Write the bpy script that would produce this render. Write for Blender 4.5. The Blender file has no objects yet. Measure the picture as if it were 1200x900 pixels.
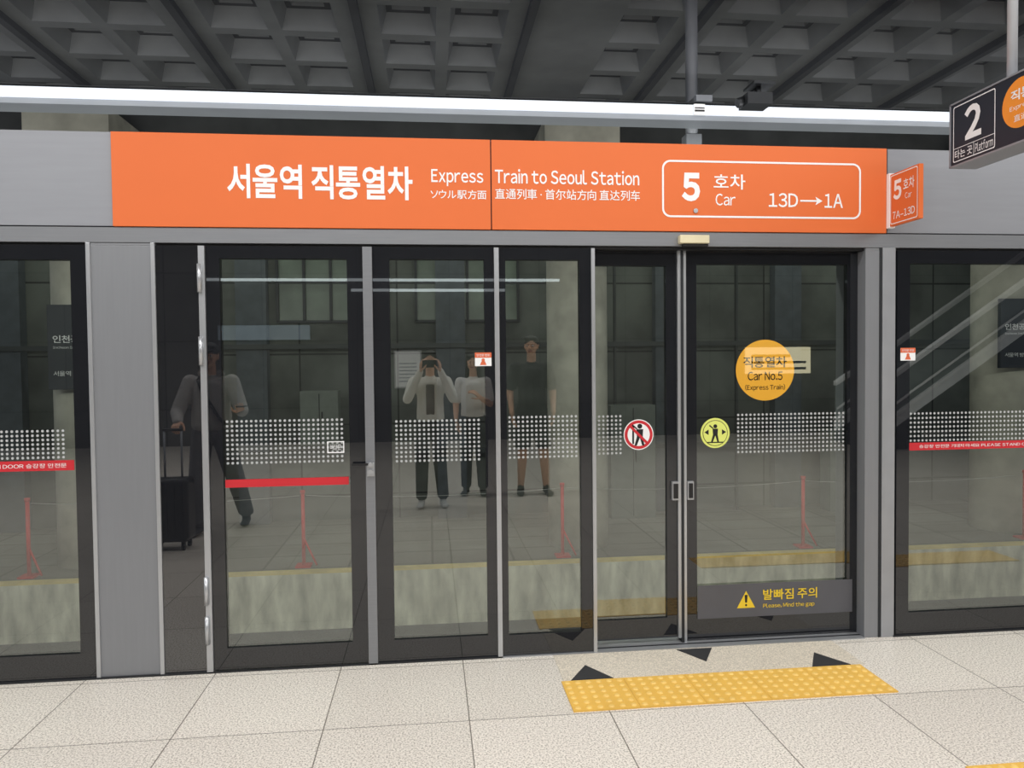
import bpy, bmesh, math, random
import numpy as np
from mathutils import Vector, Matrix
random.seed(4)
SC=bpy.context.scene
COL=bpy.context.collection
SC.view_settings.view_transform='Standard'
SC.view_settings.look='None'
SC.view_settings.exposure=0.0

def lin(c):
    return tuple(((x/255)/12.92 if x/255<=0.04045 else ((x/255+0.055)/1.055)**2.4) for x in c)
MATS={}
def mat(name,rgb,rough=0.5,metal=0.0,var=0.06,scale=6.0,spec=0.5,emit=0.0,bump=0.0,stretch=None):
    if name in MATS: return MATS[name]
    m=bpy.data.materials.new(name); m.use_nodes=True; nt=m.node_tree; N=nt.nodes; L=nt.links
    b=N["Principled BSDF"]; c=lin(rgb)
    tc=N.new("ShaderNodeTexCoord"); mp=N.new("ShaderNodeMapping"); L.new(tc.outputs["Object"],mp.inputs[0])
    if stretch: mp.inputs["Scale"].default_value=stretch
    no=N.new("ShaderNodeTexNoise"); no.inputs["Scale"].default_value=scale; no.inputs["Detail"].default_value=4
    L.new(mp.outputs[0],no.inputs["Vector"])
    cr=N.new("ShaderNodeValToRGB")
    cr.color_ramp.elements[0].position=0.3; cr.color_ramp.elements[1].position=0.7
    cr.color_ramp.elements[0].color=(*[x*(1-var) for x in c],1); cr.color_ramp.elements[1].color=(*[min(1,x*(1+var)) for x in c],1)
    L.new(no.outputs["Fac"],cr.inputs[0]); L.new(cr.outputs[0],b.inputs["Base Color"])
    b.inputs["Roughness"].default_value=rough; b.inputs["Metallic"].default_value=metal
    b.inputs["Specular IOR Level"].default_value=spec
    if emit>0:
        b.inputs["Emission Color"].default_value=(*c,1); b.inputs["Emission Strength"].default_value=emit
    if bump>0:
        bp=N.new("ShaderNodeBump"); bp.inputs["Strength"].default_value=bump; bp.inputs["Distance"].default_value=0.02
        L.new(no.outputs["Fac"],bp.inputs["Height"]); L.new(bp.outputs[0],b.inputs["Normal"])
    MATS[name]=m; return m

def glassmat(name,tint,refl):
    m=bpy.data.materials.new(name); m.use_nodes=True; nt=m.node_tree; N=nt.nodes; L=nt.links
    N.remove(N["Principled BSDF"])
    t=N.new("ShaderNodeBsdfTransparent"); t.inputs[0].default_value=(*tint,1)
    g=N.new("ShaderNodeBsdfGlossy"); g.inputs["Roughness"].default_value=0.0; g.inputs[0].default_value=(0.91,0.95,0.92,1)
    lw=N.new("ShaderNodeFresnel"); lw.inputs["IOR"].default_value=1.5
    ad=N.new("ShaderNodeMath"); ad.operation='ADD'; ad.inputs[1].default_value=refl; L.new(lw.outputs[0],ad.inputs[0])
    mx=N.new("ShaderNodeMixShader"); L.new(ad.outputs[0],mx.inputs[0]); L.new(t.outputs[0],mx.inputs[1]); L.new(g.outputs[0],mx.inputs[2])
    L.new(mx.outputs[0],N["Material Output"].inputs[0]); return m

def blackglass(name,rgb,refl):
    m=bpy.data.materials.new(name); m.use_nodes=True; nt=m.node_tree; N=nt.nodes; L=nt.links
    b=N["Principled BSDF"]; b.inputs["Base Color"].default_value=(*lin(rgb),1); b.inputs["Roughness"].default_value=0.5
    b.inputs["Specular IOR Level"].default_value=0.1
    g=N.new("ShaderNodeBsdfGlossy"); g.inputs["Roughness"].default_value=0.01
    mx=N.new("ShaderNodeMixShader"); mx.inputs[0].default_value=refl
    L.new(b.outputs[0],mx.inputs[1]); L.new(g.outputs[0],mx.inputs[2]); L.new(mx.outputs[0],N["Material Output"].inputs[0]); return m

def link(o,parent=None):
    COL.objects.link(o)
    if parent is not None: o.parent=parent
    return o
def mesh_obj(name,bm,mats,parent=None,smooth=False):
    me=bpy.data.meshes.new(name); bm.to_mesh(me); bm.free()
    for m in mats: me.materials.append(m)
    if smooth:
        for p in me.polygons: p.use_smooth=True
    return link(bpy.data.objects.new(name,me),parent)
def add_box(bm,x0,x1,y0,y1,z0,z1,mi=0):
    v=[bm.verts.new((x,y,z)) for x in (x0,x1) for y in (y0,y1) for z in (z0,z1)]
    for f in ((0,1,3,2),(4,6,7,5),(0,4,5,1),(2,3,7,6),(0,2,6,4),(1,5,7,3)):
        fa=bm.faces.new([v[i] for i in f]); fa.material_index=mi
def boxes(name,bl,mats,parent=None,bevel=0.0):
    bm=bmesh.new()
    for b in bl: add_box(bm,*b)
    bmesh.ops.recalc_face_normals(bm,faces=bm.faces)
    o=mesh_obj(name,bm,mats,parent)
    if bevel>0:
        md=o.modifiers.new("bev","BEVEL"); md.width=bevel; md.segments=2; md.limit_method='ANGLE'
    return o
def add_cyl(bm,p0,p1,r0,r1=None,seg=16,mi=0,caps=True):
    r1=r0 if r1 is None else r1
    p0=Vector(p0);p1=Vector(p1); d=(p1-p0).normalized()
    a=d.orthogonal().normalized(); b=d.cross(a)
    A=[];B=[]
    for i in range(seg):
        t=2*math.pi*i/seg; o=a*math.cos(t)+b*math.sin(t)
        A.append(bm.verts.new(p0+o*r0)); B.append(bm.verts.new(p1+o*r1))
    for i in range(seg):
        j=(i+1)%seg; f=bm.faces.new((A[i],A[j],B[j],B[i])); f.material_index=mi; f.smooth=True
    if caps:
        f=bm.faces.new(A[::-1]); f.material_index=mi; f=bm.faces.new(B); f.material_index=mi
FRONT=(Vector((0,0,0)),Vector((1,0,0)),Vector((0,0,1)))
def place(fr,y,pt):
    o,r,u=fr; n=u.cross(r)
    return o+r*pt[0]+u*pt[1]+n*y
def flat(name,polys,fr,y,mats,parent,lay=0.0008):
    bm=bmesh.new()
    for pts,mi,ly in polys:
        vs=[bm.verts.new(place(fr,y-ly*lay,p)) for p in pts]
        f=bm.faces.new(vs); f.material_index=mi
    return mesh_obj(name,bm,mats,parent)
def disc(cx,cz,r,n=40): return [(cx+r*math.cos(2*math.pi*i/n),cz+r*math.sin(2*math.pi*i/n)) for i in range(n)]
def rect(x0,x1,z0,z1): return [(x0,z0),(x1,z0),(x1,z1),(x0,z1)]
def rrect(x0,x1,z0,z1,r,n=6):
    o=[]
    for cx,cz,a in ((x1-r,z1-r,0),(x0+r,z1-r,90),(x0+r,z0+r,180),(x1-r,z0+r,270)):
        for i in range(n+1):
            t=math.radians(a+90*i/n); o.append((cx+r*math.cos(t),cz+r*math.sin(t)))
    return o
def outline(name,pts_o,pts_i,fr,y,m,parent):
    bm=bmesh.new()
    A=[bm.verts.new(place(fr,y,p)) for p in pts_o]; B=[bm.verts.new(place(fr,y,p)) for p in pts_i]
    n=len(A)
    for i in range(n):
        j=(i+1)%n; bm.faces.new((A[i],A[j],B[j],B[i]))
    return mesh_obj(name,bm,[m],parent)
GC={}
def glyph(ch,bold):
    k=(ch,bold)
    if k in GC: return GC[k]
    g=chr(ord(ch)+0xFEE0) if 33<=ord(ch)<=126 else ch
    c=bpy.data.curves.new("g","FONT"); c.body=g; c.size=1.0; c.offset=bold; c.resolution_u=3
    o=bpy.data.objects.new("tmp",c); COL.objects.link(o); bpy.context.view_layer.update()
    dg=bpy.context.evaluated_depsgraph_get(); me=bpy.data.meshes.new_from_object(o.evaluated_get(dg))
    bpy.data.objects.remove(o)
    co=np.array([v.co[:2] for v in me.vertices]); fs=[tuple(p.vertices) for p in me.polygons]
    GC[k]=(co,fs); bpy.data.meshes.remove(me); return GC[k]
def text(name,s,x0,x1,z0,z1,fr,y,m,parent,bold=0.0):
    V=[];Fs=[];x=0
    for ch in s:
        if ch==' ': x+=0.24; continue
        co,fs=glyph(ch,bold)
        if len(co)==0: x+=.3; continue
        gap=0.075 if ord(ch)<127 else 0.085
        o=len(V); mnx=co[:,0].min(); w=co[:,0].max()-mnx
        for p in co: V.append((p[0]-mnx+x,p[1]))
        Fs+= [tuple(i+o for i in f) for f in fs]; x+=w+gap
    V=np.array(V); mn=V.min(0); mx=V.max(0); sx=(x1-x0)/(mx[0]-mn[0]); sz=(z1-z0)/(mx[1]-mn[1])
    me=bpy.data.meshes.new(name)
    me.from_pydata([tuple(place(fr,y,(x0+(a-mn[0])*sx,z0+(b-mn[1])*sz))) for a,b in V],[],Fs)
    me.materials.append(m)
    return link(bpy.data.objects.new(name,me),parent)

# ---------------- materials ----------------
M_fascia=mat("brushed_grey_panel",(150,152,158),0.42,0.2,0.03,3,stretch=(1,1,12))
M_beam=mat("steel_beam",(138,140,144),0.35,0.4,0.04,4,stretch=(1,1,30))
M_pillar=mat("pillar_steel",(138,140,144),0.4,0.3,0.025,3,stretch=(20,1,1))
M_edge=mat("bright_steel",(190,192,195),0.3,0.6,0.04,5)
M_orange=mat("orange_sign_panel",(230,116,62),0.5,0.0,0.02,2,spec=.3)
M_white=mat("white_vinyl",(246,246,246),0.5,0,0.01)
M_black=mat("black_vinyl",(22,22,24),0.5,0,0.05)
M_red=mat("red_vinyl",(205,40,50),0.5,0,0.03)
M_yel=mat("yellow_vinyl",(240,205,50),0.5,0,0.03)
M_ygreen=mat("lime_vinyl",(225,232,120),0.5,0,0.03)
M_gold=blackglass("gold_vinyl_under_gloss",(240,178,60),0.14)
M_dot=mat("frosted_dot",(185,188,188),0.6,0,0.02)
M_frame=blackglass("black_enamel_glass",(20,22,27),0.085)
M_frameA=blackglass("dark_tinted_glass",(18,20,25),0.17)
M_glass=glassmat("clear_glass",(0.74,0.78,0.74),0.15)
M_conc=mat("raw_concrete",(198,194,182),0.85,0,0.25,2.5,bump=0.3)
M_conc_l=mat("pale_stained_concrete",(212,208,192),0.85,0,0.42,2.6,bump=0.4,stretch=(2.2,1,.7))
M_conc_d=mat("dark_concrete",(88,89,91),0.9,0,0.2,2,bump=0.2)
M_lampbody=mat("lamp_body",(150,155,162),0.5,0.2,0.04)
M_dark=mat("dark_metal",(50,52,55),0.5,0.5,0.1)
M_navy=mat("navy_sign",(38,42,52),0.5,0,0.05)

# ---------------- room ----------------
def floor_material():
    m=bpy.data.materials.new("granite_tiles"); m.use_nodes=True; nt=m.node_tree; N=nt.nodes; L=nt.links
    b=N["Principled BSDF"]; b.inputs["Roughness"].default_value=0.3
    tc=N.new("ShaderNodeTexCoord"); mp=N.new("ShaderNodeMapping"); mp.inputs["Location"].default_value=(1.09+0.62*40,0.675+0.62*40,0)
    L.new(tc.outputs["Object"],mp.inputs[0])
    br=N.new("ShaderNodeTexBrick"); br.offset=0; br.squash=1; br.inputs["Scale"].default_value=1; br.inputs["Brick Width"].default_value=0.62; br.inputs["Row Height"].default_value=0.62
    br.inputs["Mortar Size"].default_value=0.0026; br.inputs["Mortar Smooth"].default_value=0.1
    br.inputs["Color1"].default_value=(*lin((246,239,229)),1); br.inputs["Color2"].default_value=(*lin((238,231,221)),1); br.inputs["Mortar"].default_value=(*lin((134,126,116)),1)
    L.new(mp.outputs[0],br.inputs["Vector"])
    no=N.new("ShaderNodeTexNoise"); no.inputs["Scale"].default_value=125; no.inputs["Detail"].default_value=3; no.inputs["Roughness"].default_value=0.75
    L.new(tc.outputs["Object"],no.inputs["Vector"])
    cr=N.new("ShaderNodeValToRGB"); e=cr.color_ramp.elements; e[0].position=0.38; e[0].color=(0.26,0.23,0.20,1); e[1].position=0.535; e[1].color=(1,1,1,1)
    L.new(no.outputs["Fac"],cr.inputs[0])
    mx=N.new("ShaderNodeMix"); mx.data_type='RGBA'; mx.blend_type='MULTIPLY'; mx.inputs[0].default_value=0.82
    L.new(br.outputs["Color"],mx.inputs[6]); L.new(cr.outputs[0],mx.inputs[7]); L.new(mx.outputs[2],b.inputs["Base Color"])
    return m
M_floor=floor_material()
boxes("floor",[(-11,14,-11,0.22,-1.56,0.0)],[M_floor])
boxes("track_bed",[(-11,14,0.22,5.0,-1.9,-1.56)],[M_conc_d])
def panelmat(name,c1,c2,mor,w,h,ms=0.012,rot=-90,stain=.35):
    m=bpy.data.materials.new(name); m.use_nodes=True; N=m.node_tree.nodes; L=m.node_tree.links
    b=N["Principled BSDF"]; b.inputs["Roughness"].default_value=0.7
    tc=N.new("ShaderNodeTexCoord"); mp=N.new("ShaderNodeMapping"); mp.inputs["Rotation"].default_value=(math.radians(rot),0,0); mp.inputs["Location"].default_value=(50,50,0)
    L.new(tc.outputs["Object"],mp.inputs[0])
    br=N.new("ShaderNodeTexBrick"); br.offset=0; br.inputs["Scale"].default_value=1; br.inputs["Brick Width"].default_value=w; br.inputs["Row Height"].default_value=h; br.inputs["Mortar Size"].default_value=ms
    for k,c in (("Color1",c1),("Color2",c2),("Mortar",mor)): br.inputs[k].default_value=(*lin(c),1)
    L.new(mp.outputs[0],br.inputs["Vector"])
    no=N.new("ShaderNodeTexNoise"); no.inputs["Scale"].default_value=1.1; no.inputs["Detail"].default_value=5; L.new(tc.outputs["Object"],no.inputs["Vector"])
    cr=N.new("ShaderNodeValToRGB"); cr.color_ramp.elements[0].position=.35; cr.color_ramp.elements[0].color=(1-stain,1-stain,1-stain,1); cr.color_ramp.elements[1].position=.62
    L.new(no.outputs["Fac"],cr.inputs[0])
    mx=N.new("ShaderNodeMix"); mx.data_type='RGBA'; mx.blend_type='MULTIPLY'; mx.inputs[0].default_value=1.0
    L.new(br.outputs["Color"],mx.inputs[6]); L.new(cr.outputs[0],mx.inputs[7]); L.new(mx.outputs[2],b.inputs["Base Color"]); return m
boxes("trackside_slab",[(-11,14,5.0,8.0,-1.56,-0.9)],[M_conc_l])
boxes("trackside_floor",[(-11,14,5.14,8.0,-0.9,-0.885)],[panelmat("grey_paving",(132,131,122),(116,116,108),(80,78,72),1.0,0.6,0.015,0,.3)])
boxes("trackside_edge_strip",[(-11,14,5.0,5.14,-0.9,-0.88)],[mat("worn_yellow_edge",(230,208,136),0.7,0,0.2,4)])
boxes("wall_far",[(-11,14,8.0,8.2,-1.9,5.2)],[panelmat("far_wall_panels",(112,116,110),(92,96,92),(44,46,44),1.5,1.1,.014,-90,.5)])
boxes("wall_back",[(-11,14,-11.2,-11.0,0,5.2)],[panelmat("back_wall_panels",(92,92,90),(80,80,78),(50,50,50),1.8,1.3)])

def coffer_ceiling():
    bm=bmesh.new(); Z=5.0
    def quad(a,b,c,d,mi=0):
        f=bm.faces.new([bm.verts.new(p) for p in (a,b,c,d)]); f.material_index=mi
    def sq(x0,x1,y0,y1,z): return [(x0,y0,z),(x1,y0,z),(x1,y1,z),(x0,y1,z)]
    def ring(a,b,mi):
        for i in range(4):
            j=(i+1)%4; quad(a[i],a[j],b[j],b[i],mi)
    x=-11.15; segs=[]; period=1.72
    while x<14:
        segs.append((x,x+0.30,False)); 
        segs.append((x+0.30,x+1.01,True)); segs.append((x+1.01,x+1.72,True)); x+=period
    py=0.78
    y_edges=[-2.0+py*i for i in range(14)]
    for (xa,xb,cof) in segs:
        plain = (0.85<0.5*(xa+xb)<2.2)
        for yi in y_edges:
            ya,yb=yi,yi+py
            if (not cof) or plain:
                quad(*sq(xa,xb,ya,yb,Z),0); continue
            m=0.07
            o=sq(xa,xb,ya,yb,Z); a=sq(xa+m,xb-m,ya+m,yb-m,Z); b=sq(xa+.13,xb-.13,ya+.13,yb-.13,Z+.2)
            c=sq(xa+.19,xb-.19,ya+.19,yb-.19,Z+.2); d=sq(xa+.23,xb-.23,ya+.23,yb-.23,Z+.42)
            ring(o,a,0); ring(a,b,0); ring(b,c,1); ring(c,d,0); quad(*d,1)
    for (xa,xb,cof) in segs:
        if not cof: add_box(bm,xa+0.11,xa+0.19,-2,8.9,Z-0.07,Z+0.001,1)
    quad((-11.15,-11,Z),(14.6,-11,Z),(14.6,-2,Z),(-11.15,-2,Z),0)
    bmesh.ops.remove_doubles(bm,verts=bm.verts,dist=0.0005)
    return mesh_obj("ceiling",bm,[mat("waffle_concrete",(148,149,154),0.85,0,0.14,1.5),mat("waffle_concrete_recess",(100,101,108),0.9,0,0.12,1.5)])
coffer_ceiling()
boxes("ceiling_beam",[(-11,14,6.6,7.1,4.35,4.92)],[M_conc_d])
for cx in (-4.2,1.95,8.1):
    bm=bmesh.new(); add_cyl(bm,(cx,5.95,-0.884),(cx,5.95,4.25),0.40,seg=48)
    add_box(bm,cx-.48,cx+.48,5.48,6.43,4.2,4.60)
    bmesh.ops.recalc_face_normals(bm,faces=bm.faces)
    mesh_obj("concrete_column",bm,[M_conc])

boxes("linear_lamp",[(-8,9,0.95,1.12,3.13,3.16,1),(-8,9,0.95,0.97,3.16,3.24,1),(-8,9,0.94,0.95,3.163,3.228,0),(-8,9,0.95,1.12,3.228,3.245,2)],[mat("lamp_diffuser",(220,226,234),0.5,0,0.0,emit=0.35),M_lampbody,M_dark])
bm=bmesh.new(); add_cyl(bm,(1.845,1.25,2.3),(1.845,1.25,4.92),0.042,seg=16); add_box(bm,1.79,1.90,1.2,1.3,3.0,3.12)
add_box(bm,1.76,1.87,0.925,1.25,3.25,3.29)
mesh_obj("support_pole",bm,[mat("pole_grey",(125,128,134),0.5,0.3)])
boxes("cable_label",[(1.745,1.82,0.925,0.938,3.16,3.23,0),(1.75,1.815,0.921,0.925,3.20,3.205,1),(1.75,1.815,0.921,0.925,3.18,3.19,1)],[M_white,M_black])
bm=bmesh.new(); sx=-.19
add_box(bm,2.16+sx,2.32+sx,0.6,0.74,3.13,3.20); add_cyl(bm,(2.16+sx,.67,3.165),(2.12+sx,.67,3.15),0.03,seg=16)
add_cyl(bm,(2.26+sx,.67,3.2),(2.26+sx,.67,3.26),0.015); add_box(bm,2.2+sx,2.34+sx,0.6,0.76,3.255,3.27); add_cyl(bm,(2.26+sx,.7,3.25),(2.26+sx,.93,3.25),0.012)
mesh_obj("security_camera",bm,[M_dark])

# ---------------- header ----------------
hd=boxes("screen_door_header",[(-8,-1.53,0,0.35,2.235,2.69,0),(2.50,9,0,0.35,2.235,2.69,0),(-1.53,2.50,0.012,0.35,2.235,2.69,0),
    (-8,9,-0.004,0.35,2.155,2.228,1),(-8,9,0.02,0.35,2.228,2.235,2),(-8,9,0.02,0.3,2.141,2.155,2)],[M_fascia,M_beam,M_black])
sg=boxes("train_direction_sign",[(-1.528,0.322,-0.012,0.011,2.232,2.69,0),(0.328,2.488,-0.012,0.011,2.232,2.69,0),(-1.53,2.49,-0.004,0.011,2.237,2.685,1)],[M_orange,M_black],bevel=0.002)
Y=-0.0135
text("korean_title","서울역 직통열차",-0.985,-0.075,2.375,2.545,FRONT,Y,M_white,sg,bold=0.022)
text("english_title_part_1","Express",0.02,0.285,2.45,2.535,FRONT,Y,M_white,sg,bold=0.014)
text("english_title_part_2","Train to Seoul Station",0.345,1.105,2.468,2.543,FRONT,Y,M_white,sg,bold=0.014)
text("japanese_line","ソウル駅方面",0.015,0.30,2.385,2.432,FRONT,Y,M_white,sg,bold=0.006)
text("chinese_line","直通列車 · 首尔站方向 直达列车",0.345,1.108,2.388,2.442,FRONT,Y,M_white,sg,bold=0.006)
outline("car_frame",rrect(1.228,2.338,2.305,2.605,0.045),rrect(1.238,2.328,2.315,2.595,0.036),FRONT,Y,M_white,sg)
text("car_number","5",1.335,1.435,2.39,2.54,FRONT,Y,M_white,sg,bold=0.045)
text("car_korean","호차",1.51,1.685,2.455,2.535,FRONT,Y,M_white,sg,bold=0.010)
text("car_english","Car",1.52,1.63,2.37,2.432,FRONT,Y,M_white,sg,bold=.005)
text("car_range_start","13D",1.815,1.980,2.365,2.44,FRONT,Y,M_white,sg,bold=0.012)
text("car_range_end","1A",2.13,2.235,2.365,2.44,FRONT,Y,M_white,sg,bold=0.012)
flat("range_arrow",[(rect(1.992,2.10,2.396,2.405),0,0),([(2.078,2.378),(2.118,2.4005),(2.078,2.423),(2.088,2.4005)],0,0.3)],FRONT,Y,[M_white],sg)
bm=bmesh.new(); add_cyl(bm,(1.41,-0.013,2.34),(1.41,-0.019,2.34),0.012,seg=20)
mesh_obj("key_lock",bm,[M_edge],sg)
boxes("door_sensor",[(1.315,1.475,-0.045,-0.004,2.165,2.208,0),(1.335,1.475,-0.03,-0.004,2.150,2.165,1)],[mat("cream_plastic",(225,215,180),0.5),M_black],bevel=0.004)

# ---------------- pillars ----------------
for nm,bl in (("left",[(-1.655,-1.345,0.0,0.3,0,2.140,0),(-1.66,-1.640,-0.008,0.02,0,2.154,1),(-1.358,-1.338,-0.008,0.02,0,2.154,1),(-1.64,-1.358,0,0.019,2.14,2.154,0)]),
              ("right",[(2.375,2.53,0.0,0.3,0,2.140,0),(2.455,2.47,-0.004,0.019,0,2.154,2),(2.47,2.545,-0.008,0.019,0,2.154,1),(2.375,2.455,0,0.019,2.14,2.154,0)])):
    boxes("screen_door_pillar",bl,[M_pillar,mat("pillar_trim",(160,162,166),0.35,0.3) if nm=="right" else M_edge,M_dark],bevel=0.002)
for x0 in (-5.6,6.4):
    boxes("screen_door_pillar",[(x0,x0+.3,0,0.3,0,2.140,0),(x0-.005,x0+.015,-.008,.019,0,2.154,1),(x0+.285,x0+.3,-.008,.019,0,2.154,1)],[M_pillar,M_edge],bevel=0.002)

def dots(name,x0,x1,z0,z1,y,parent):
    bm=bmesh.new(); p=0.0235; nx=int((x1-x0)/p); nz=max(1,int(round((z1-z0)/p)))
    for i in range(nx+1):
        for j in range(nz+1):
            cx=x0+p*i; cz=z0+(z1-z0)*j/nz
            vs=[bm.verts.new((cx+.0068*math.cos(k*math.pi/4+.39),y,cz+.0068*math.sin(k*math.pi/4+.39))) for k in range(8)]
            bm.faces.new(vs)
    return mesh_obj(name,bm,[M_dot],parent)
def door(name,x0,x1,z0,z1,gx0,gx1,gz0,gz1,y0=0.0,y1=0.05):
    bl=[(x0,gx0,y0,y1,z0,z1),(gx1,x1,y0,y1,z0,z1),(gx0,gx1,y0,y1,z0,gz0),(gx0,gx1,y0,y1,gz1,z1)]
    o=boxes(name,bl,[M_frame])
    bm=bmesh.new(); ym=y0+.012
    bm.faces.new([bm.verts.new((x,ym,z)) for x,z in ((gx0,gz0),(gx1,gz0),(gx1,gz1),(gx0,gz1))])
    mesh_obj("glass_pane",bm,[M_glass],o)
    return o,ym-0.003
ZT=2.14
o,y=door("fixed_screen_panel",-3.30,-1.66,0,ZT,-3.2,-1.735,0.13,2.07)
dots("dot_band",-3.18,-1.79,1.105,1.235,y,o)
flat("red_caution_strip",[(rect(-3.19,-1.745,1.04,1.09),0,0)],FRONT,y,[M_red],o)
text("caution_text","승강장 안전문 기대지 마세요 PLEASE STAND CLEAR OF THE SCREEN DOOR 승강장 안전문",-3.1,-1.78,1.054,1.076,FRONT,y-.001,M_white,o)
o,y=door("fixed_screen_panel",-5.295,-3.305,0,ZT,-5.2,-3.4,0.13,2.07)
o,y=door("fixed_screen_panel",2.56,4.5,0,ZT,2.635,4.4,0.13,2.07)
dots("dot_band",2.65,4.38,1.09,1.24,y,o)
flat("red_caution_strip",[(rect(2.64,4.39,1.035,1.078),0,0)],FRONT,y,[M_red],o)
text("caution_text","승강장 안전문 기대지 마세요 PLEASE STAND CLEAR OF THE SCREEN DOOR 출입문에 기대지 마시오 DO NOT LEAN",2.7,4.3,1.047,1.066,FRONT,y-.001,M_white,o)
def stick(x0,x1,z0,z1,y,o):
    h=z1-z0; w=x1-x0
    flat("door_number_sticker",[(rect(x0,x1,z0,z1),0,0),(rect(x0,x1,z0+h*.62,z1),1,1),(disc(x0+w*.5,z0+h*.45,w*.1,16),1,1),([(x0+w*.3,z0+h*.08),(x0+w*.7,z0+h*.08),(x0+w*.6,z0+h*.36),(x0+w*.4,z0+h*.36)],1,1)],FRONT,y,[M_white,mat("sticker_orange",(226,110,70),0.5)],o)
    text("sticker_text","안전문 번호",x0+w*.1,x1-w*.1,z0+h*.72,z0+h*.9,FRONT,y-.002,M_white,o)
stick(2.580,2.668,1.535,1.605,-0.001,o)
o,y=door("fixed_screen_panel",4.505,6.39,0,ZT,4.6,6.28,0.13,2.07)
boxes("narrow_screen_panel",[(-1.337,-1.135,0,0.05,0,ZT)],[M_frameA])
o,y=door("emergency_screen_door",-1.10,-0.332,0.012,ZT,-1.035,-0.412,0.12,2.08)
dots("dot_band",-1.015,-0.44,1.055,1.265,y,o)
flat("red_caution_strip",[(rect(-1.03,-0.42,0.932,0.972),0,0)],FRONT,y,[M_red],o)
outline("door_label",rect(-.525,-.44,1.095,1.155),rect(-.52,-.445,1.10,1.15),FRONT,y-.002,M_white,o)
text("label_text","비상문",-.51,-.455,1.11,1.14,FRONT,y-.002,M_white,o)
bm=bmesh.new(); add_box(bm,-1.132,-1.102,-0.012,0.04,0.0,ZT)
for z in (0.22,0.42,1.62,1.98): add_cyl(bm,(-1.125,-0.02,z-.07),(-1.125,-0.02,z+.07),0.011,seg=12)
mesh_obj("hinge_rail",bm,[M_edge],o)
bm=bmesh.new(); add_box(bm,-0.332,-0.285,-0.012,0.05,0.0,ZT)
mesh_obj("lock_stile",bm,[M_beam],o)
bm=bmesh.new(); add_box(bm,-0.325,-0.288,-0.022,-0.012,0.975,1.045,0); add_cyl(bm,(-.306,-.022,1.0),(-.306,-.04,1.0),.012,seg=16,mi=1)
add_box(bm,-.40,-.30,-.04,-.03,1.033,1.044,2); add_cyl(bm,(-.306,-.012,1.037),(-.306,-.045,1.037),.011,seg=16,mi=1)
mesh_obj("lever_handle",bm,[M_edge,M_edge,M_black],o)
o,y=door("fixed_screen_panel",-0.284,0.335,0,ZT,-0.20,0.285,0.12,2.08)
dots("dot_band",-0.175,0.27,1.045,1.25,y,o)
stick(0.232,0.318,1.53,1.60,-0.001,o)
boxes("steel_mullion",[(0.336,0.360,-0.012,0.05,0,ZT)],[M_edge])
o,y=door("fixed_screen_panel",0.361,0.845,0.0,ZT,0.395,0.785,0.115,2.08,0.0,0.05)
dots("dot_band",0.41,0.775,1.05,1.26,y,o)
boxes("steel_mullion",[(0.846,0.865,-0.012,0.05,0,ZT)],[M_edge])
o,y=door("sliding_screen_door",0.80,1.345,0.03,ZT,0.885,1.275,0.14,2.06,0.075,0.115)
dots("dot_band",0.88,1.03,1.05,1.25,y,o)
def figure_walk(cx,cz,s,mi,ly):
    P=[]
    P.append((disc(cx,cz+.034*s,.010*s,16),mi,ly))
    P.append(([(cx-.012*s,cz-.008*s),(cx+.012*s,cz-.008*s),(cx+.014*s,cz+.022*s),(cx-.014*s,cz+.022*s)],mi,ly))
    P.append(([(cx-.012*s,cz-.008*s),(cx-.022*s,cz-.044*s),(cx-.013*s,cz-.044*s),(cx+.002*s,cz-.008*s)],mi,ly))
    P.append(([(cx-.001*s,cz-.008*s),(cx+.010*s,cz-.044*s),(cx+.019*s,cz-.044*s),(cx+.012*s,cz-.008*s)],mi,ly))
    P.append(([(cx-.014*s,cz+.022*s),(cx-.032*s,cz+.036*s),(cx-.029*s,cz+.042*s),(cx-.008*s,cz+.024*s)],mi,ly))
    return P
cx,cz=1.122,1.148
polys=[(disc(cx,cz,.083),0,0),(disc(cx,cz,.078),1,1),(disc(cx,cz,.062),0,2)]+figure_walk(cx+.006,cz,1.35,2,3)+[(rect(cx-.036,cx-.026,cz-.05,cz+.05),2,3)]
a=math.radians(-45); d=Vector((math.cos(a),math.sin(a))); n=Vector((-d.y,d.x))
polys.append(([tuple(Vector((cx,cz))+d*s1*.068+n*s2*.007) for s1,s2 in ((-1,-1),(1,-1),(1,1),(-1,1))],1,4))
flat("no_leaning_sticker",polys,FRONT,y,[M_white,M_red,M_black],o)
boxes("door_edge_seal",[(1.345,1.352,0.06,0.12,0.03,ZT,0),(1.352,1.366,0.055,0.12,0.0,ZT,1),(1.366,1.382,0.06,0.12,0.0,ZT,0),(1.335,1.345,0.06,0.075,0.03,ZT,0)],[M_edge,M_dark],o)
bm=bmesh.new(); add_box(bm,1.30,1.345,0.052,0.075,0.79,0.89,0); add_box(bm,1.306,1.33,0.045,0.055,0.80,0.88,1)
mesh_obj("pull_handle",bm,[M_edge,M_black],o)
o,y=door("sliding_screen_door",1.382,2.374,0.005,ZT,1.445,2.315,0.13,2.07,0.075,0.115)
dots("dot_band",1.685,2.31,1.04,1.245,y,o)
bm=bmesh.new(); add_box(bm,1.385,1.42,0.052,0.075,0.79,0.89,0); add_box(bm,1.392,1.413,0.045,0.055,0.80,0.88,1)
mesh_obj("pull_handle",bm,[M_edge,M_black],o)
cx,cz=1.553,1.148
polys=[(disc(cx,cz,.083),0,0),(disc(cx,cz,.071),2,1),(disc(cx,cz,.068),0,2)]+figure_walk(cx+.0,cz,1.1,2,3)
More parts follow.
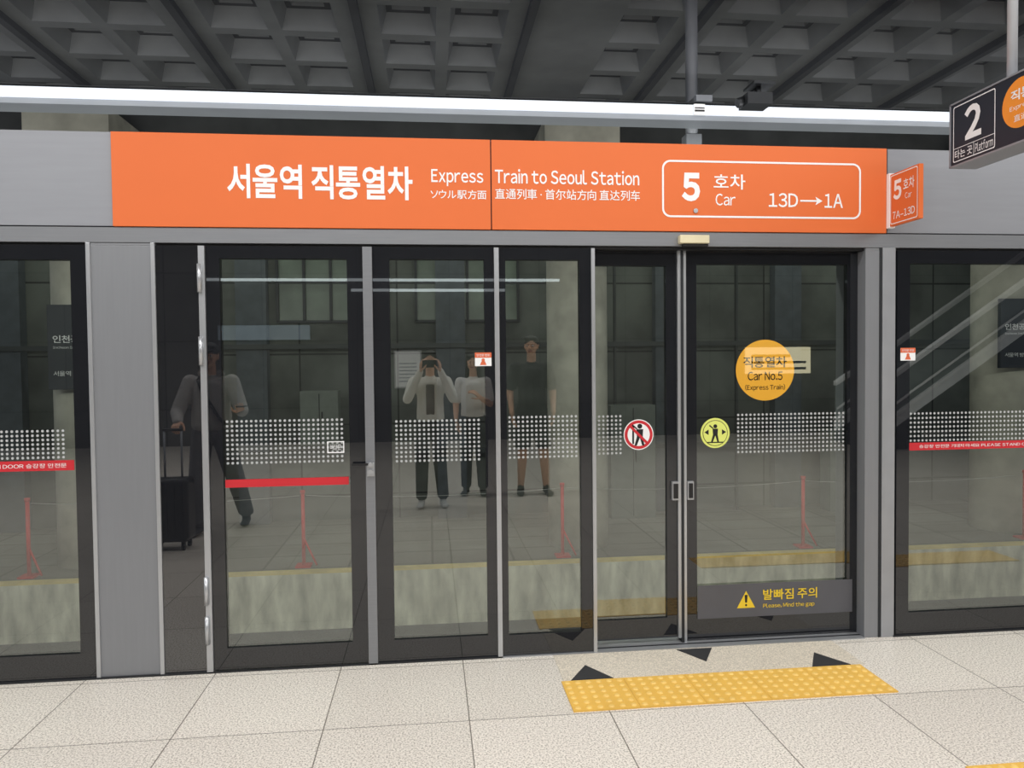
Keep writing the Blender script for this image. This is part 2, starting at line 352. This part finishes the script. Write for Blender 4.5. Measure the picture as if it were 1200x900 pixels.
polys+=[([(cx-.062,cz+.005),(cx-.038,cz+.02),(cx-.038,cz-.01)],2,3),([(cx+.062,cz+.005),(cx+.038,cz+.02),(cx+.038,cz-.01)],2,3),([(cx-.05,cz-.048),(cx+.05,cz-.048),(cx+.045,cz-.054),(cx-.045,cz-.054)],2,3)]
flat("beware_doors_sticker",polys,FRONT,y,[M_ygreen,M_white,M_black],o)
cx,cz=1.84,1.49; yb=y
flat("car_number_sticker",[(disc(cx,cz,.168,64),0,0)],FRONT,yb,[M_gold],o)
M_ink=blackglass("black_ink_under_gloss",(20,20,20),0.14)
text("sticker_line_1","직통열차",cx-.125,cx+.125,cz+.015,cz+.075,FRONT,yb-.001,M_ink,o,bold=0.01)
text("sticker_line_2","Car No.5",cx-.10,cx+.10,cz-.055,cz-.008,FRONT,yb-.001,M_ink,o,bold=0.005)
text("sticker_line_3","(Express Train)",cx-.115,cx+.115,cz-.115,cz-.078,FRONT,yb-.001,M_ink,o,bold=0.005)
yy=0.07
flat("mind_the_gap_label",[(rect(1.445,2.345,0.125,0.31),0,0),([(1.67,.175),(1.775,.175),(1.7225,.27)],1,1),([(1.717,.205),(1.728,.205),(1.731,.248),(1.714,.248)],2,2),(disc(1.7225,.191,.006,12),2,2)],FRONT,yy,[mat("grey_label",(88,88,93),0.5),M_yel,M_black],o)
text("gap_korean","발빠짐 주의",1.82,2.135,0.215,0.275,FRONT,yy-.003,M_yel,o,bold=0.012)
text("gap_english","Please, Mind the gap",1.82,2.12,0.165,0.195,FRONT,yy-.003,M_yel,o,bold=0.006)
boxes("door_sill",[(0.36,2.37,-0.015,0.2,0.0,0.005,0),(0.36,2.37,0.03,0.04,0.005,0.008,1),(-8,0.36,-0.012,0.0,0,0.008,1),(2.54,9,-0.012,0,0,0.008,1)],[M_edge,M_dark])

# ---------------- floor markings ----------------
boxes("granite_inlay",[(0.625,2.17,-0.343,-0.02,0.0,0.003)],[mat("beige_granite",(216,206,190),0.45,0,0.35,170)])
tri=bmesh.new()
for pts in ([(0.66,-.34),(0.87,-.34),(0.765,-.17)],[(1.29,-.035),(1.485,-.035),(1.39,-.205)],[(1.89,-.34),(2.095,-.34),(1.99,-.17)]):
    b0=[tri.verts.new((x,y,0.003)) for x,y in pts]; b1=[tri.verts.new((x,y,0.0055)) for x,y in pts]
    tri.faces.new(b1)
    for i in range(3): tri.faces.new((b0[i],b0[(i+1)%3],b1[(i+1)%3],b1[i]))
mesh_obj("boarding_arrow_marks",tri,[mat("black_marking",(48,48,50),0.6)])
def tactile(x0,x1,y0,y1,seam=0.306):
    bm=bmesh.new(); n=int(round((x1-x0)/seam)); w=(x1-x0)/n
    for i in range(n): add_box(bm,x0+i*w+.001,x0+(i+1)*w-.001,y0,y1,0,0.006,0)
    p=w/6
    ny=max(1,int(round((y1-y0)/p)))
    for i in range(n*6):
        for j in range(ny):
            cx=x0+(i+.5)*p; cy=y0+(j+.5)*(y1-y0)/ny
            ring=[[bm.verts.new((cx+rr*math.cos(k*math.pi/5),cy+rr*math.sin(k*math.pi/5),z)) for k in range(10)] for rr,z in ((.015,.006),(.0095,.011))]
            for k in range(10):
                bm.faces.new((ring[0][k],ring[0][(k+1)%10],ring[1][(k+1)%10],ring[1][k])).material_index=1
            bm.faces.new(ring[1]).material_index=1
    return mesh_obj("tactile_paving",bm,[mat("tactile_yellow",(232,184,84),0.6,0,0.05,8),mat("tactile_yellow_dome",(240,200,112),0.6,0,0.05,8)])
tactile(0.61,2.14,-0.66,-0.347)
tactile(1.99,4.43,-1.60,-1.29)

# ---------------- blade signs ----------------
fr=(Vector((2.49,0,0)),Vector((0,-1,0)),Vector((0,0,1)))
fs=boxes("car_number_flag_sign",[(2.49,2.515,-0.28,-0.012,2.262,2.54,0),(2.485,2.52,-0.04,-0.013,2.255,2.55,1)],[M_orange,M_white],bevel=0.002)
outline("white_border",rrect(.045,.272,2.27,2.532,.012),rrect(.050,.267,2.275,2.527,.009),fr,-0.0015,M_white,fs)
text("flag_number","5",.07,.14,2.395,2.50,fr,-0.0015,M_white,fs,bold=.04)
text("flag_korean","호차",.155,.245,2.43,2.49,fr,-0.0015,M_white,fs,bold=.01)
text("flag_english","Car",.17,.225,2.385,2.415,fr,-0.0015,M_white,fs)
text("flag_range","7A–13D",.065,.25,2.295,2.335,fr,-0.0015,M_white,fs,bold=.008)
X=2.67; y0=-0.27
ps=boxes("platform_number_sign",[(X,X+.14,-2.3,y0,2.526,2.835,0),(X-.004,X+.144,-2.3,y0+.004,2.518,2.527,1),(X-.004,X+.144,-2.3,y0+.004,2.834,2.842,1),(X-.004,X+.144,y0-.002,y0+.006,2.52,2.84,1)],[M_navy,M_fascia])
fr=(Vector((X,0,0)),Vector((0,-1,0)),Vector((0,0,1)))
yb=-.0015
outline("number_box",rrect(.290,.575,2.54,2.82,.01),rrect(.295,.570,2.545,2.815,.008),fr,yb,M_white,ps)
flat("number_box_divider",[(rect(.295,.570,2.606,2.609),0,0),(rect(.4335,.4365,2.545,2.606),0,0)],fr,yb,[M_white],ps)
text("platform_number","2",.37,.485,2.63,2.795,fr,yb,M_white,ps,bold=.035)
text("platform_korean","타는 곳",.302,.425,2.555,2.598,fr,yb,M_white,ps,bold=.012)
text("platform_english","Platform",.445,.562,2.553,2.598,fr,yb,M_white,ps,bold=.006)
flat("express_disc",[(disc(.73,2.70,.112,48),0,0)],fr,yb,[mat("sign_amber",(246,150,50),0.5)],ps)
text("disc_korean","직통",.67,.79,2.715,2.765,fr,yb-.001,M_white,ps,bold=.02)
text("disc_english","Express",.665,.795,2.67,2.695,fr,yb-.001,M_white,ps)
text("disc_chinese","直通",.69,.77,2.62,2.65,fr,yb-.001,M_white,ps)
text("sign_destination","서울역 Seoul Station",.95,1.95,2.62,2.74,fr,yb,M_white,ps,bold=.01)
bm=bmesh.new(); add_cyl(bm,(X+.07,y0-.32,2.83),(X+.07,y0-.32,4.92),0.022); add_cyl(bm,(X+.07,y0-1.7,2.83),(X+.07,y0-1.7,4.92),0.022)
mesh_obj("hanger_rods",bm,[mat("pale_rod",(190,192,196),0.4,0.1)],ps)

# ---------------- beyond the track ----------------
PX=(-4.65,-1.54,1.62,4.78,7.9)
for px in PX:
    bm=bmesh.new(); y=5.3; z=-0.885
    add_box(bm,px-.09,px+.09,y-.09,y+.09,z,z+.02); add_cyl(bm,(px,y,z),(px,y,z+.88),0.022)
    add_cyl(bm,(px,y,z+.35),(px+.16,y-.05,z+.02),0.012); add_cyl(bm,(px,y,z+.88),(px,y,z+.92),0.03)
    mesh_obj("barrier_post",bm,[mat("post_red",(205,36,40),0.5)])
bm=bmesh.new()
for i in range(4):
    xa=PX[i]+.034; xb=PX[i+1]-.034; P=[]
    for k in range(9):
        t=k/8; P.append((xa+(xb-xa)*t,5.3,-.03-.05*4*t*(1-t)))
    for k in range(8): add_cyl(bm,P[k],P[k+1],0.004,seg=6)
mesh_obj("barrier_rope",bm,[mat("rope_grey",(170,170,168),0.7)])
def dsign(x0,x1,z0,z1,y):
    o=boxes("airport_direction_sign",[(x0,x1,y,y+.06,z0,z1)],[mat("dark_sign",(46,50,58),0.5)],bevel=.004)
    h=z1-z0
    text("sign_korean","인천공항",x0+.06,x0+.46,z0+h*.55,z0+h*.64,FRONT,y-.002,M_white,o,bold=.01)
    text("sign_english","Incheon Int'l Airport",x0+.06,x0+.52,z0+h*.475,z0+h*.515,FRONT,y-.002,M_white,o)
    text("sign_korean_2","서울역 방면",x0+.06,x0+.4,z0+h*.16,z0+h*.22,FRONT,y-.002,M_white,o)
dsign(-4.42,-3.72,1.28,2.27,5.38)
dsign(7.6,8.5,1.4,2.33,5.38)
boxes("far_wall_pilaster",[(x,x+.45,7.8,7.99,-.885,4.3) for x in (-6.4,-2.9,0.1,3.6,5.6,9.5)],[mat("pilaster",(86,92,98),0.8,0,.15)])
# services fixed to the far wall: cable trays, cabinets, skirting
bm=bmesh.new()
for z in (1.78,0.15): add_box(bm,-11,14,7.68,7.79,z,z+.07,0)
for x in (-5.2,-1.0,2.9,4.9,7.4): add_box(bm,x,x+.03,7.70,7.78,-.885,4.2,0)
mesh_obj("cable_tray",bm,[mat("tray_dark",(62,66,66),0.6,0.2)])
for x0,w_,z0,h_ in ((-4.9,.9,-.885,1.5),(-1.9,.55,.35,.8),(2.75,.7,-.885,1.75),(6.3,1.1,-.885,1.3)):
    boxes("equipment_cabinet",[(x0,x0+w_,7.35,7.66,z0,z0+h_,0),(x0+w_/2-.006,x0+w_/2+.006,7.344,7.35,z0+.04,z0+h_-.04,1),(x0+w_/2+.03,x0+w_/2+.05,7.335,7.35,z0+h_*.5,z0+h_*.62,1)],[mat("cabinet_grey",(120,126,120),0.5,0.1,.1),M_dark],bevel=.008)
for i,x0 in enumerate((-2.3,-0.2)):
    bl=[(x0,x0+1.6,7.93,7.98,2.2,3.4,1)]
    for k in range(5): bl.append((x0+k*.4-.02,x0+k*.4+.02,7.88,7.99,2.2,3.4,0))
    for z in (2.2,2.8,3.4): bl.append((x0-.02,x0+1.62,7.88,7.99,z-.02,z+.02,0))
    boxes("window_%d"%(i+1),bl,[M_dark,mat("dim_window_glass",(104,116,104),0.3,0,0.35,1.5)])
def escalator():
    bm=bmesh.new(); xa=7.5; xb=12.9; k=0.66; za=0.0
    def slab(y0,y1,off0,off1,mi):
        pts=[(xa,za+off0),(xb,za+(xb-xa)*k+off0),(xb,za+(xb-xa)*k+off1),(xa,za+off1)]
        A=[bm.verts.new((x,y0,z)) for x,z in pts]; B=[bm.verts.new((x,y1,z)) for x,z in pts]
        fs=[bm.faces.new(A),bm.faces.new(B[::-1])]+[bm.faces.new((A[i],B[i],B[(i+1)%4],A[(i+1)%4])) for i in range(4)]
        for f in fs: f.material_index=mi
    for y in (-8.0,-9.2):
        slab(y,y+.12,0.0,.22,2); slab(y,y+.12,.22,.42,0); slab(y+.04,y+.08,.42,1.05,1); slab(y,y+.12,1.05,1.13,3); slab(y-.02,y+.14,.40,.46,3); slab(y+.115,y+.135,.6,.64,3)
    n=20
    for i in range(n):
        x=xa+(xb-xa)*i/n; z=za+((xb-xa)*i/n)*k; add_box(bm,x,x+(xb-xa)/n,-9.08,-8.0,max(z-.2,0),z+.22,2)
    bmesh.ops.recalc_face_normals(bm,faces=bm.faces)
    return mesh_obj("escalator",bm,[mat("escalator_cladding",(236,238,240),0.4,0.0),mat("balustrade_panel",(120,128,128),0.3,0.1),M_dark,mat("handrail_trim",(250,252,254),0.4,0)])
escalator()
boxes("framed_poster",[(-.70,-.16,-10.99,-10.95,1.05,1.80,0),(-.67,-.19,-10.95,-10.945,1.08,1.77,1)]+[(-.60,-.26,-10.945,-10.942,1.18+.07*i,1.20+.07*i,2) for i in range(6)],[M_edge,M_white,M_lampbody])
boxes("wayfinding_sign",[(-4.0,-2.3,-10.99,-10.9,2.02,2.30,0)],[mat("blue_grey_sign",(150,165,178),0.5,0,0.02,emit=.25)])
boxes("lit_notice_board",[(6.55,7.95,-10.99,-10.9,1.25,1.80,0),(6.65,7.85,-10.9,-10.895,1.33,1.38,1),(6.65,7.85,-10.9,-10.895,1.46,1.51,1),(6.65,7.5,-10.9,-10.895,1.59,1.65,1)],[mat("lit_board",(250,238,200),0.5,0,0.02,emit=1.8),M_black])
for z,x0,x1 in ((3.15,-4.2,2.6),(2.95,-1.5,1.5)):
    boxes("wall_lamp",[(x0,x1,-10.99,-10.93,z,z+.05)],[mat("wall_lamp_tube",(235,245,250),0.5,0,0,emit=1.6)])

# ---------------- lighting ----------------
def area(name,loc,sx,sy,e,rot=(0,0,0),col=(1,.99,.97)):
    l=bpy.data.lights.new(name,"AREA"); l.shape='RECTANGLE'; l.size=sx; l.size_y=sy; l.energy=e; l.color=col
    o=bpy.data.objects.new(name,l); o.location=loc; o.rotation_euler=rot; return o
for i,(y,e) in enumerate(((-1.7,240),(-4.8,300),(-8.0,210))):
    b=boxes("platform_lamp",[(-7,8,y-.12,y+.12,4.20,4.28),(-5,-4.95,y-.02,y+.02,4.28,4.92),(5.5,5.55,y-.02,y+.02,4.28,4.92)],[M_lampbody])
    link(area("lamp_light",(0.5,y,4.19),15,0.2,e*1.0),b)
    link(area("added_ceiling_fill",(0.5,y,4.30),15,0.2,e*0.19,(math.pi,0,0)),b)  # added upward fill to brighten the ceiling
GR=(.95,1,.90)
b=boxes("hidden_track_fill",[(-7,8,0.36,0.50,2.60,2.68)],[M_lampbody])  # added fill, unseen behind the header, lights the track and far side
link(area("lamp_light",(0.5,0.56,2.62),15,0.12,165,(math.radians(50),0,0),GR),b)
link(area("added_ceiling_fill",(0.5,0.50,2.72),15,0.12,60,(math.radians(155),0,0)),b)  # added fill behind the header, brightens the ceiling over the track
b=boxes("hidden_track_fill",[(-7,8,7.2,7.4,4.1,4.18),(-5,-4.95,7.28,7.32,4.18,4.92),(5.5,5.55,7.28,7.32,4.18,4.92)],[M_lampbody])  # added fill, hidden from view by the header, lights the far slab
link(area("lamp_light",(0.5,7.3,4.09),15,0.2,70,(0,0,0),GR),b)
w=bpy.data.worlds.new("World"); SC.world=w; w.use_nodes=True
w.node_tree.nodes["Background"].inputs[0].default_value=(0.75,0.82,0.95,1); w.node_tree.nodes["Background"].inputs[1].default_value=0.4

# ---------------- people ----------------
def ell(bm,c,r,verts):
    t=bmesh.new(); bmesh.ops.create_icosphere(t,subdivisions=2,radius=1)
    for v in t.verts: verts.append(bm.verts.new((c[0]+v.co.x*r[0],c[1]+v.co.y*r[1],c[2]+v.co.z*r[2])))
    t.free()
def R3(r): return (r,r,r) if isinstance(r,(int,float)) else r
def build_remeshed(name,bones,mats,voxel,parent=None,smooth_it=3):
    me=bpy.data.meshes.new("t"); full=bmesh.new()
    for (p0,r0,p1,r1,lab) in bones:
        b=bmesh.new(); vs=[]
        ell(b,p0,R3(r0),vs); ell(b,p1,R3(r1),vs)
        res=bmesh.ops.convex_hull(b,input=b.verts)
        junk=[g for g in res['geom_interior'] if isinstance(g,bmesh.types.BMVert)]
        if junk: bmesh.ops.delete(b,geom=junk,context='VERTS')
        bmesh.ops.recalc_face_normals(b,faces=b.faces)
        tm=bpy.data.meshes.new("x"); b.to_mesh(tm); b.free(); full.from_mesh(tm); bpy.data.meshes.remove(tm)
    full.to_mesh(me); full.free()
    o=bpy.data.objects.new("t",me); COL.objects.link(o)
    md=o.modifiers.new("r","REMESH"); md.mode='VOXEL'; md.voxel_size=voxel; md.use_smooth_shade=True
    sm=o.modifiers.new("s","SMOOTH"); sm.iterations=smooth_it; sm.factor=.5
    bpy.context.view_layer.update(); dg=bpy.context.evaluated_depsgraph_get()
    nm=bpy.data.meshes.new_from_object(o.evaluated_get(dg)); bpy.data.objects.remove(o)
    n=len(nm.polygons); cen=np.empty(n*3); nm.polygons.foreach_get("center",cen); cen=cen.reshape(-1,3)
    best=np.full(n,1e9); lab=np.zeros(n,int)
    for (p0,r0,p1,r1,l) in bones:
        a=np.array(p0,float); b=np.array(p1,float); r0=np.array(R3(r0),float); r1=np.array(R3(r1),float)
        ab=b-a; t=np.clip(((cen-a)@ab)/max(ab@ab,1e-9),0,1)[:,None]
        rr=r0+(r1-r0)*t; q=(cen-(a+ab*t)); 
        dist=(np.linalg.norm(q/rr,axis=1)-1)*rr.mean(1)
        s=dist<best; best[s]=dist[s]; lab[s]=l
    nm.materials.clear()
    for m in mats: nm.materials.append(m)
    nm.polygons.foreach_set("material_index",lab.astype(np.int32)); nm.polygons.foreach_set("use_smooth",np.ones(n,bool))
    nm.name=name; nm.update()
    return link(bpy.data.objects.new(name,nm),parent)
def hand(wrist,d,n,side,curl,skinm,parent,name):
    d=Vector(d).normalized(); n=Vector(n); n=(n-d*n.dot(d)).normalized(); s=d.cross(n)*side
    w=Vector(wrist); B=[]
    for k in (-.027,-.009,.009,.027):
        B.append((tuple(w+s*k*.7),(.013,)*3,tuple(w+d*.085+s*k),(.011,)*3,0))
    L4=((.027,(.040,.026,.020)),(.009,(.044,.029,.022)),(-.009,(.041,.027,.021)),(-.027,(.032,.021,.018)))
    for i,(k,ls) in enumerate(L4):
        p=w+d*.088+s*k; ang=0
        for j,l in enumerate(ls):
            ang+=curl*(0.6 if j==0 else 1.0)*(1+.08*i)
            dd=d*math.cos(ang)+n*math.sin(ang)+s*(k*1.2 if curl<.6 else 0)
            q=p+dd*l; B.append((tuple(p),.0088-.0008*j,tuple(q),.0082-.0008*j,0)); p=q
    p=w+d*.025+s*.026; t1=p+(d*.6+s*.65+n*.35).normalized()*.038; t2=t1+(d*.75+s*.25+n*(.3+curl*.4)).normalized()*.032; t3=t2+(d*.8+n*(.3+curl*.5)).normalized()*.024
    B+= [(tuple(p),.0125,tuple(t1),.0105,0),(tuple(t1),.0105,tuple(t2),.0095,0),(tuple(t2),.0095,tuple(t3),.0082,0)]
    return build_remeshed(name,B,[skinm],.0038,parent,1)
SKIN=mat("skin",(218,172,144),0.55,0,0.04,20)
HAIR=mat("dark_hair",(28,24,22),0.5,0,0.2,60)
EYEW=mat("eye_white",(235,232,228),0.3,0,0); LIP=mat("lips",(168,96,88),0.5)
def person(name,pos,H,J,cloth,yaw=0.0,head_turn=0.0,head_tilt=0.0,female=False,longhair=False,cap=False,shoe=(40,40,42),bulk=1.0):
    s=H/1.75; pos=Vector(pos)
    RZ=Matrix.Rotation(yaw,3,'Z')
    def W(p): return tuple(pos+RZ@(Vector(p)*s))
    def RR(r): r=R3(r); return tuple(x*s for x in r)
    slv,shin=cloth['sleeve'],cloth['shin']
    mats=[cloth['m_top'],SKIN,cloth['m_pants'],mat("shoe_%d"%shoe[0],shoe,0.6),HAIR]
    sw=.155 if female else .175
    B=[]
    def add(a,ra,b,rb,l): B.append((W(a),RR(ra),W(b),RR(rb),l))
    k_=bulk
    add((0,0,.93),(.165,.115,.10),(0,.0,1.05),(.15,.105,.08),2)
    add((0,0,1.0),(.162*k_,.12*k_,.07),(0,.005,1.20),(.152*k_,.11*k_,.08),0)
    add((0,.005,1.20),(.152*k_,.112*k_,.08),(0,0,1.36),(sw-.005,.112,.08),0)
    add((-sw+.03,0,1.405),(.058,.062,.05),(sw-.03,0,1.405),(.058,.062,.05),0)
    add((0,-.005,1.41),(.085,.07,.05),(0,-.005,1.455),(.062,.058,.03),0)
    add((0,-.005,1.44),.053,(0,.012,1.56),.05,1)
    for sd,k in ((-1,'L'),(1,'R')):
        sh=(sd*(sw+.005),0,1.40); e=J['elbow'+k]; w=J['wrist'+k]; h=(sd*.088,0,.92); kn=J['knee'+k]; an=J['ankle'+k]
        e=Vector(e);w=Vector(w);kn=Vector(kn);an=Vector(an);h=Vector(h);sh=Vector(sh)
        if slv=='long':
            add(sh,.068*k_,e,.056*k_,0); add(e,.055*k_,w,.038*k_,0)
        else:
            m=sh.lerp(e,.72); add(sh,.068,m,.068,0); add(m,.047,e,.042,1); add(e,.042,w,.027,1)
        if shin=='pants':
            add(h,(.098,.105,.09),kn,(.078*k_,.083*k_,.07),2); add(kn,(.078*k_,.083*k_,.07),an+Vector((0,0,.03)),(.066*k_,.072*k_,.04),2)
        else:
            m=h.lerp(kn,.92); add(h,(.10,.108,.09),m,(.09,.095,.03),2); add(kn+Vector((0,0,.02)),.058,kn,.056,1); add(kn,.056,kn.lerp(an,.35),.055,1); add(kn.lerp(an,.35),.055,an,.036,1)
        add(an+Vector((0,-.03,-.045)),(.04,.045,.033),an+Vector((sd*.02,.15,-.055)),(.043,.05,.026),3)
        add(an,(.038,.042,.04),an+Vector((0,0,-.03)),(.042,.05,.03),3)
    body=build_remeshed(name,B,mats,.0095,None,4)
    hc=Vector((0,.018,1.635)); RH=Matrix.Rotation(head_turn,3,'Z')@Matrix.Rotation(head_tilt,3,'X')
    def HW(p): return W(tuple(hc+RH@Vector(p)))
    Hb=[]
    def ha(a,ra,b,rb,l): Hb.append((HW(a),RR(ra),HW(b),RR(rb),l))
    ha((0,-.012,.03),(.074,.09,.08),(0,.0,.0),(.07,.085,.07),0)
    ha((0,.02,-.03),(.06,.062,.06),(0,.048,-.082),(.034,.032,.028),0)
    ha((0,.083,.012),(.011,.012,.012),(0,.102,-.026),(.015,.014,.011),0)
    ha((-.03,.078,.028),(.02,.012,.007),(.03,.078,.028),(.02,.012,.007),0)
    for sd in (-1,1):
        ha((sd*.036,.06,-.02),(.02,.02,.018),(sd*.038,.055,-.04),(.016,.018,.018),0)
        ha((sd*.076,-.005,.012),(.008,.017,.018),(sd*.073,0,-.022),(.006,.01,.012),0)
    ha((-.018,.083,-.053),(.008,.007,.006),(.018,.083,-.053),(.008,.007,.006),2)
    ha((0,-.022,.045),(.082,.094,.080),(0,-.035,.0),(.078,.078,.07),1)
    ha((-.045,.045,.085),(.028,.032,.022),(.045,.045,.085),(.028,.032,.022),1)
    if longhair:
        ha((-.066,-.02,.02),(.022,.05,.05),(-.078,-.02,-.16),(.026,.03,.04),1)
        ha((.066,-.02,.02),(.022,.05,.05),(.078,-.02,-.16),(.026,.03,.04),1)
        ha((0,-.06,.0),(.075,.045,.06),(0,-.07,-.18),(.085,.03,.04),1)
    if cap:
        ha((0,-.012,.06),(.090,.102,.070),(0,-.01,.075),(.080,.09,.062),3)
        ha((-.045,.10,.052),(.03,.035,.007),(.045,.10,.052),(.03,.035,.007),3)
    build_remeshed("head",Hb,[SKIN,HAIR,LIP,M_black],.0048,body,2)
    eb=bmesh.new()
    for sd in (-1,1):
        for r,off,mi in ((.0115,0,0),(.006,.0075,1)):
            t=bmesh.new(); bmesh.ops.create_icosphere(t,subdivisions=2,radius=r*s); c=Vector(HW((sd*.031,.074+off,.006)))
            tm=bpy.data.meshes.new("x"); bmesh.ops.translate(t,verts=t.verts,vec=c)
            for f in t.faces: f.material_index=mi
            t.to_mesh(tm); t.free(); eb.from_mesh(tm); bpy.data.meshes.remove(tm)
    mesh_obj("eyes",eb,[EYEW,M_black],body,True)
    for k,sd in (('L',-1),('R',1)):
        d,n,side,curl=J['hand'+k]
        ww=Vector(W(J['wrist'+k])); dd=RZ@Vector(d).normalized(); hand(ww-dd*.01,dd,RZ@Vector(n),side,curl,SKIN,body,"hand_%s"%k.lower())
    return body
T=mat("grey_sweatshirt",(160,158,156),0.85,0,0.08,30); TP=mat("charcoal_trousers",(104,104,108),0.85,0,0.08,25)
TX,TY=-2.0,-3.25
J=dict(elbowL=(-.27,.10,1.13),wristL=(-.19,.34,1.06),elbowR=(.29,.10,1.14),wristR=(.33,.34,1.15),
       kneeL=(-.11,.06,.50),ankleL=(-.12,.02,.085),kneeR=(.17,-.10,.50),ankleR=(.20,-.36,.085),
       handL=((0,1,-.45),(.25,-.2,-1),-1,.95),handR=((.3,.9,.15),(-.4,.0,1),-1,.45))
p1=person("traveller_in_grey_sweatshirt",(TX,TY,0),1.74,J,dict(sleeve='long',shin='pants',m_top=T,m_pants=TP),cap=True,head_tilt=.02,shoe=(70,70,74),bulk=1.13)
def strap(parent,pos,H,pts,w,m,name):
    s=H/1.75; bm=bmesh.new(); pos=Vector(pos); P=[pos+Vector(p)*s for p in pts]; 
    for i in range(len(P)-1):
        add_cyl(bm,P[i],P[i+1],w,seg=8)
    mesh_obj(name,bm,[m],parent)
strap(p1,(TX,TY,0),1.74,[(-.10,-.03,1.46),(-.09,.075,1.42),(-.05,.122,1.33),(.03,.134,1.2),(.10,.128,1.08),(.16,.10,1.0)],.015,M_black,"crossbody_strap")
bm=bmesh.new()
for i in range(14):
    a0=math.pi*(-.1)+i*(math.pi*1.2/14); a1=a0+math.pi*1.2/14
    add_cyl(bm,(TX+.085*math.cos(math.pi+a0),TY-.01+.075*math.sin(math.pi+a0),1.47-.02*math.sin(a0)),(TX+.085*math.cos(math.pi+a1),TY-.01+.075*math.sin(math.pi+a1),1.47-.02*math.sin(a1)),.03,seg=10)
mesh_obj("hood_collar",bm,[T],p1)
boxes("handheld_phone",[(TX+.345,TX+.415,TY+.40,TY+.54,1.185,1.194)],[M_black],p1,bevel=.003)
bm=bmesh.new(); sx,sy=-2.19,-2.70
add_box(bm,sx-.17,sx+.17,sy-.11,sy+.11,.07,.60,0)
so=mesh_obj("suitcase",bm,[mat("suitcase_shell",(28,29,32),0.35,0,0.1)])
md=so.modifiers.new("b","BEVEL"); md.width=.035; md.segments=4
bm=bmesh.new()
for k in range(5): add_box(bm,sx-.13+k*.06,sx-.115+k*.06,sy+.108,sy+.118,.12,.55,0)
for a in (-1,1):
    for b in (-1,1):
        add_cyl(bm,(sx+a*.12-.012,sy+b*.08,.028),(sx+a*.12+.012,sy+b*.08,.028),.028,seg=16,mi=0); add_box(bm,sx+a*.12-.015,sx+a*.12+.015,sy+b*.08-.015,sy+b*.08+.015,.03,.08,0)
    add_cyl(bm,(sx+a*.07,sy-.08,.58),(sx+a*.07,sy-.08,1.0),.009,seg=10,mi=1)
add_cyl(bm,(sx-.08,sy-.08,1.0),(sx+.08,sy-.08,1.0),.013,seg=12,mi=0)
mesh_obj("handle_and_wheels",bm,[M_black,M_lampbody],so)

J=dict(elbowL=(-.25,.13,1.22),wristL=(-.105,.235,1.52),elbowR=(.25,.13,1.22),wristR=(.115,.235,1.52),
       kneeL=(-.10,.04,.50),ankleL=(-.11,.0,.085),kneeR=(.10,.04,.50),ankleR=(.13,-.03,.085),
       handL=((.1,.25,1),(.6,-.1,0),1,.55),handR=((-.1,.25,1),(-.6,-.1,0),-1,.55))
pp=(0.0,-4.18,0)
p2=person("photographer_with_phone",pp,1.68,J,dict(sleeve='long',shin='pants',m_top=mat("cream_shirt",(234,231,222),0.85,0,.04,30),m_pants=mat("black_trousers",(48,48,52),0.85,0,.1,30)),shoe=(205,205,205),head_tilt=-.05)
boxes("phone",[(-.078,.078,-3.902,-3.893,1.50,1.578)],[M_black],p2,bevel=.003)
boxes("inner_top_panel",[(-.045,.045,-4.085,-4.066,1.0,1.32)],[mat("inner_top",(110,96,92),0.9)],p2,bevel=.008)
J=dict(elbowL=(-.22,-.02,1.12),wristL=(-.20,.14,.94),elbowR=(.21,.06,1.13),wristR=(.10,.25,1.22),
       kneeL=(-.09,.03,.50),ankleL=(-.10,-.01,.085),kneeR=(.10,.05,.50),ankleR=(.11,.03,.085),
       handL=((.1,.3,-1),(1,0,0),1,.35),handR=((-.5,.5,.6),(-.5,-.2,-.3),-1,.5))
person("woman_in_white_top",(0.50,-4.85,0),1.65,J,dict(sleeve='short',shin='pants',m_top=mat("white_top",(234,232,228),0.85,0,.04,30),m_pants=mat("navy_trousers",(50,52,62),0.85,0,.1,30)),female=True,longhair=True,yaw=.15,shoe=(60,60,62))
J=dict(elbowL=(-.24,-.03,1.13),wristL=(-.23,.08,.90),elbowR=(.24,-.03,1.13),wristR=(.23,.08,.90),
       kneeL=(-.11,.03,.50),ankleL=(-.13,-.01,.085),kneeR=(.12,.05,.50),ankleR=(.15,.03,.085),
       handL=((.05,.25,-1),(1,0,0),1,.35),handR=((-.05,.25,-1),(-1,0,0),-1,.35))
person("man_in_black_tshirt",(1.18,-4.78,0),1.85,J,dict(sleeve='short',shin='bare',m_top=mat("black_tshirt",(36,36,40),0.85,0,.1,30),m_pants=mat("black_shorts",(32,32,36),0.85,0,.1,30)),head_turn=.35,shoe=(42,42,44))

# ---------------- camera ----------------
yaw,pitch,roll,f=0.10907,0.02953,-0.01023,876.6
F=Vector((math.sin(yaw)*math.cos(pitch),math.cos(yaw)*math.cos(pitch),-math.sin(pitch)))
R=Vector((math.cos(yaw),-math.sin(yaw),0)); U=R.cross(F)
R2=R*math.cos(roll)+U*math.sin(roll); U2=-R*math.sin(roll)+U*math.cos(roll)
cd=bpy.data.cameras.new("camera"); cd.sensor_width=36; cd.lens=f/1200*36; cd.clip_start=0.02
co=bpy.data.objects.new("camera",cd); COL.objects.link(co)
co.matrix_world=Matrix(((R2.x,U2.x,-F.x,0),(R2.y,U2.y,-F.y,-3.8703),(R2.z,U2.z,-F.z,1.55),(0,0,0,1)))
SC.camera=co
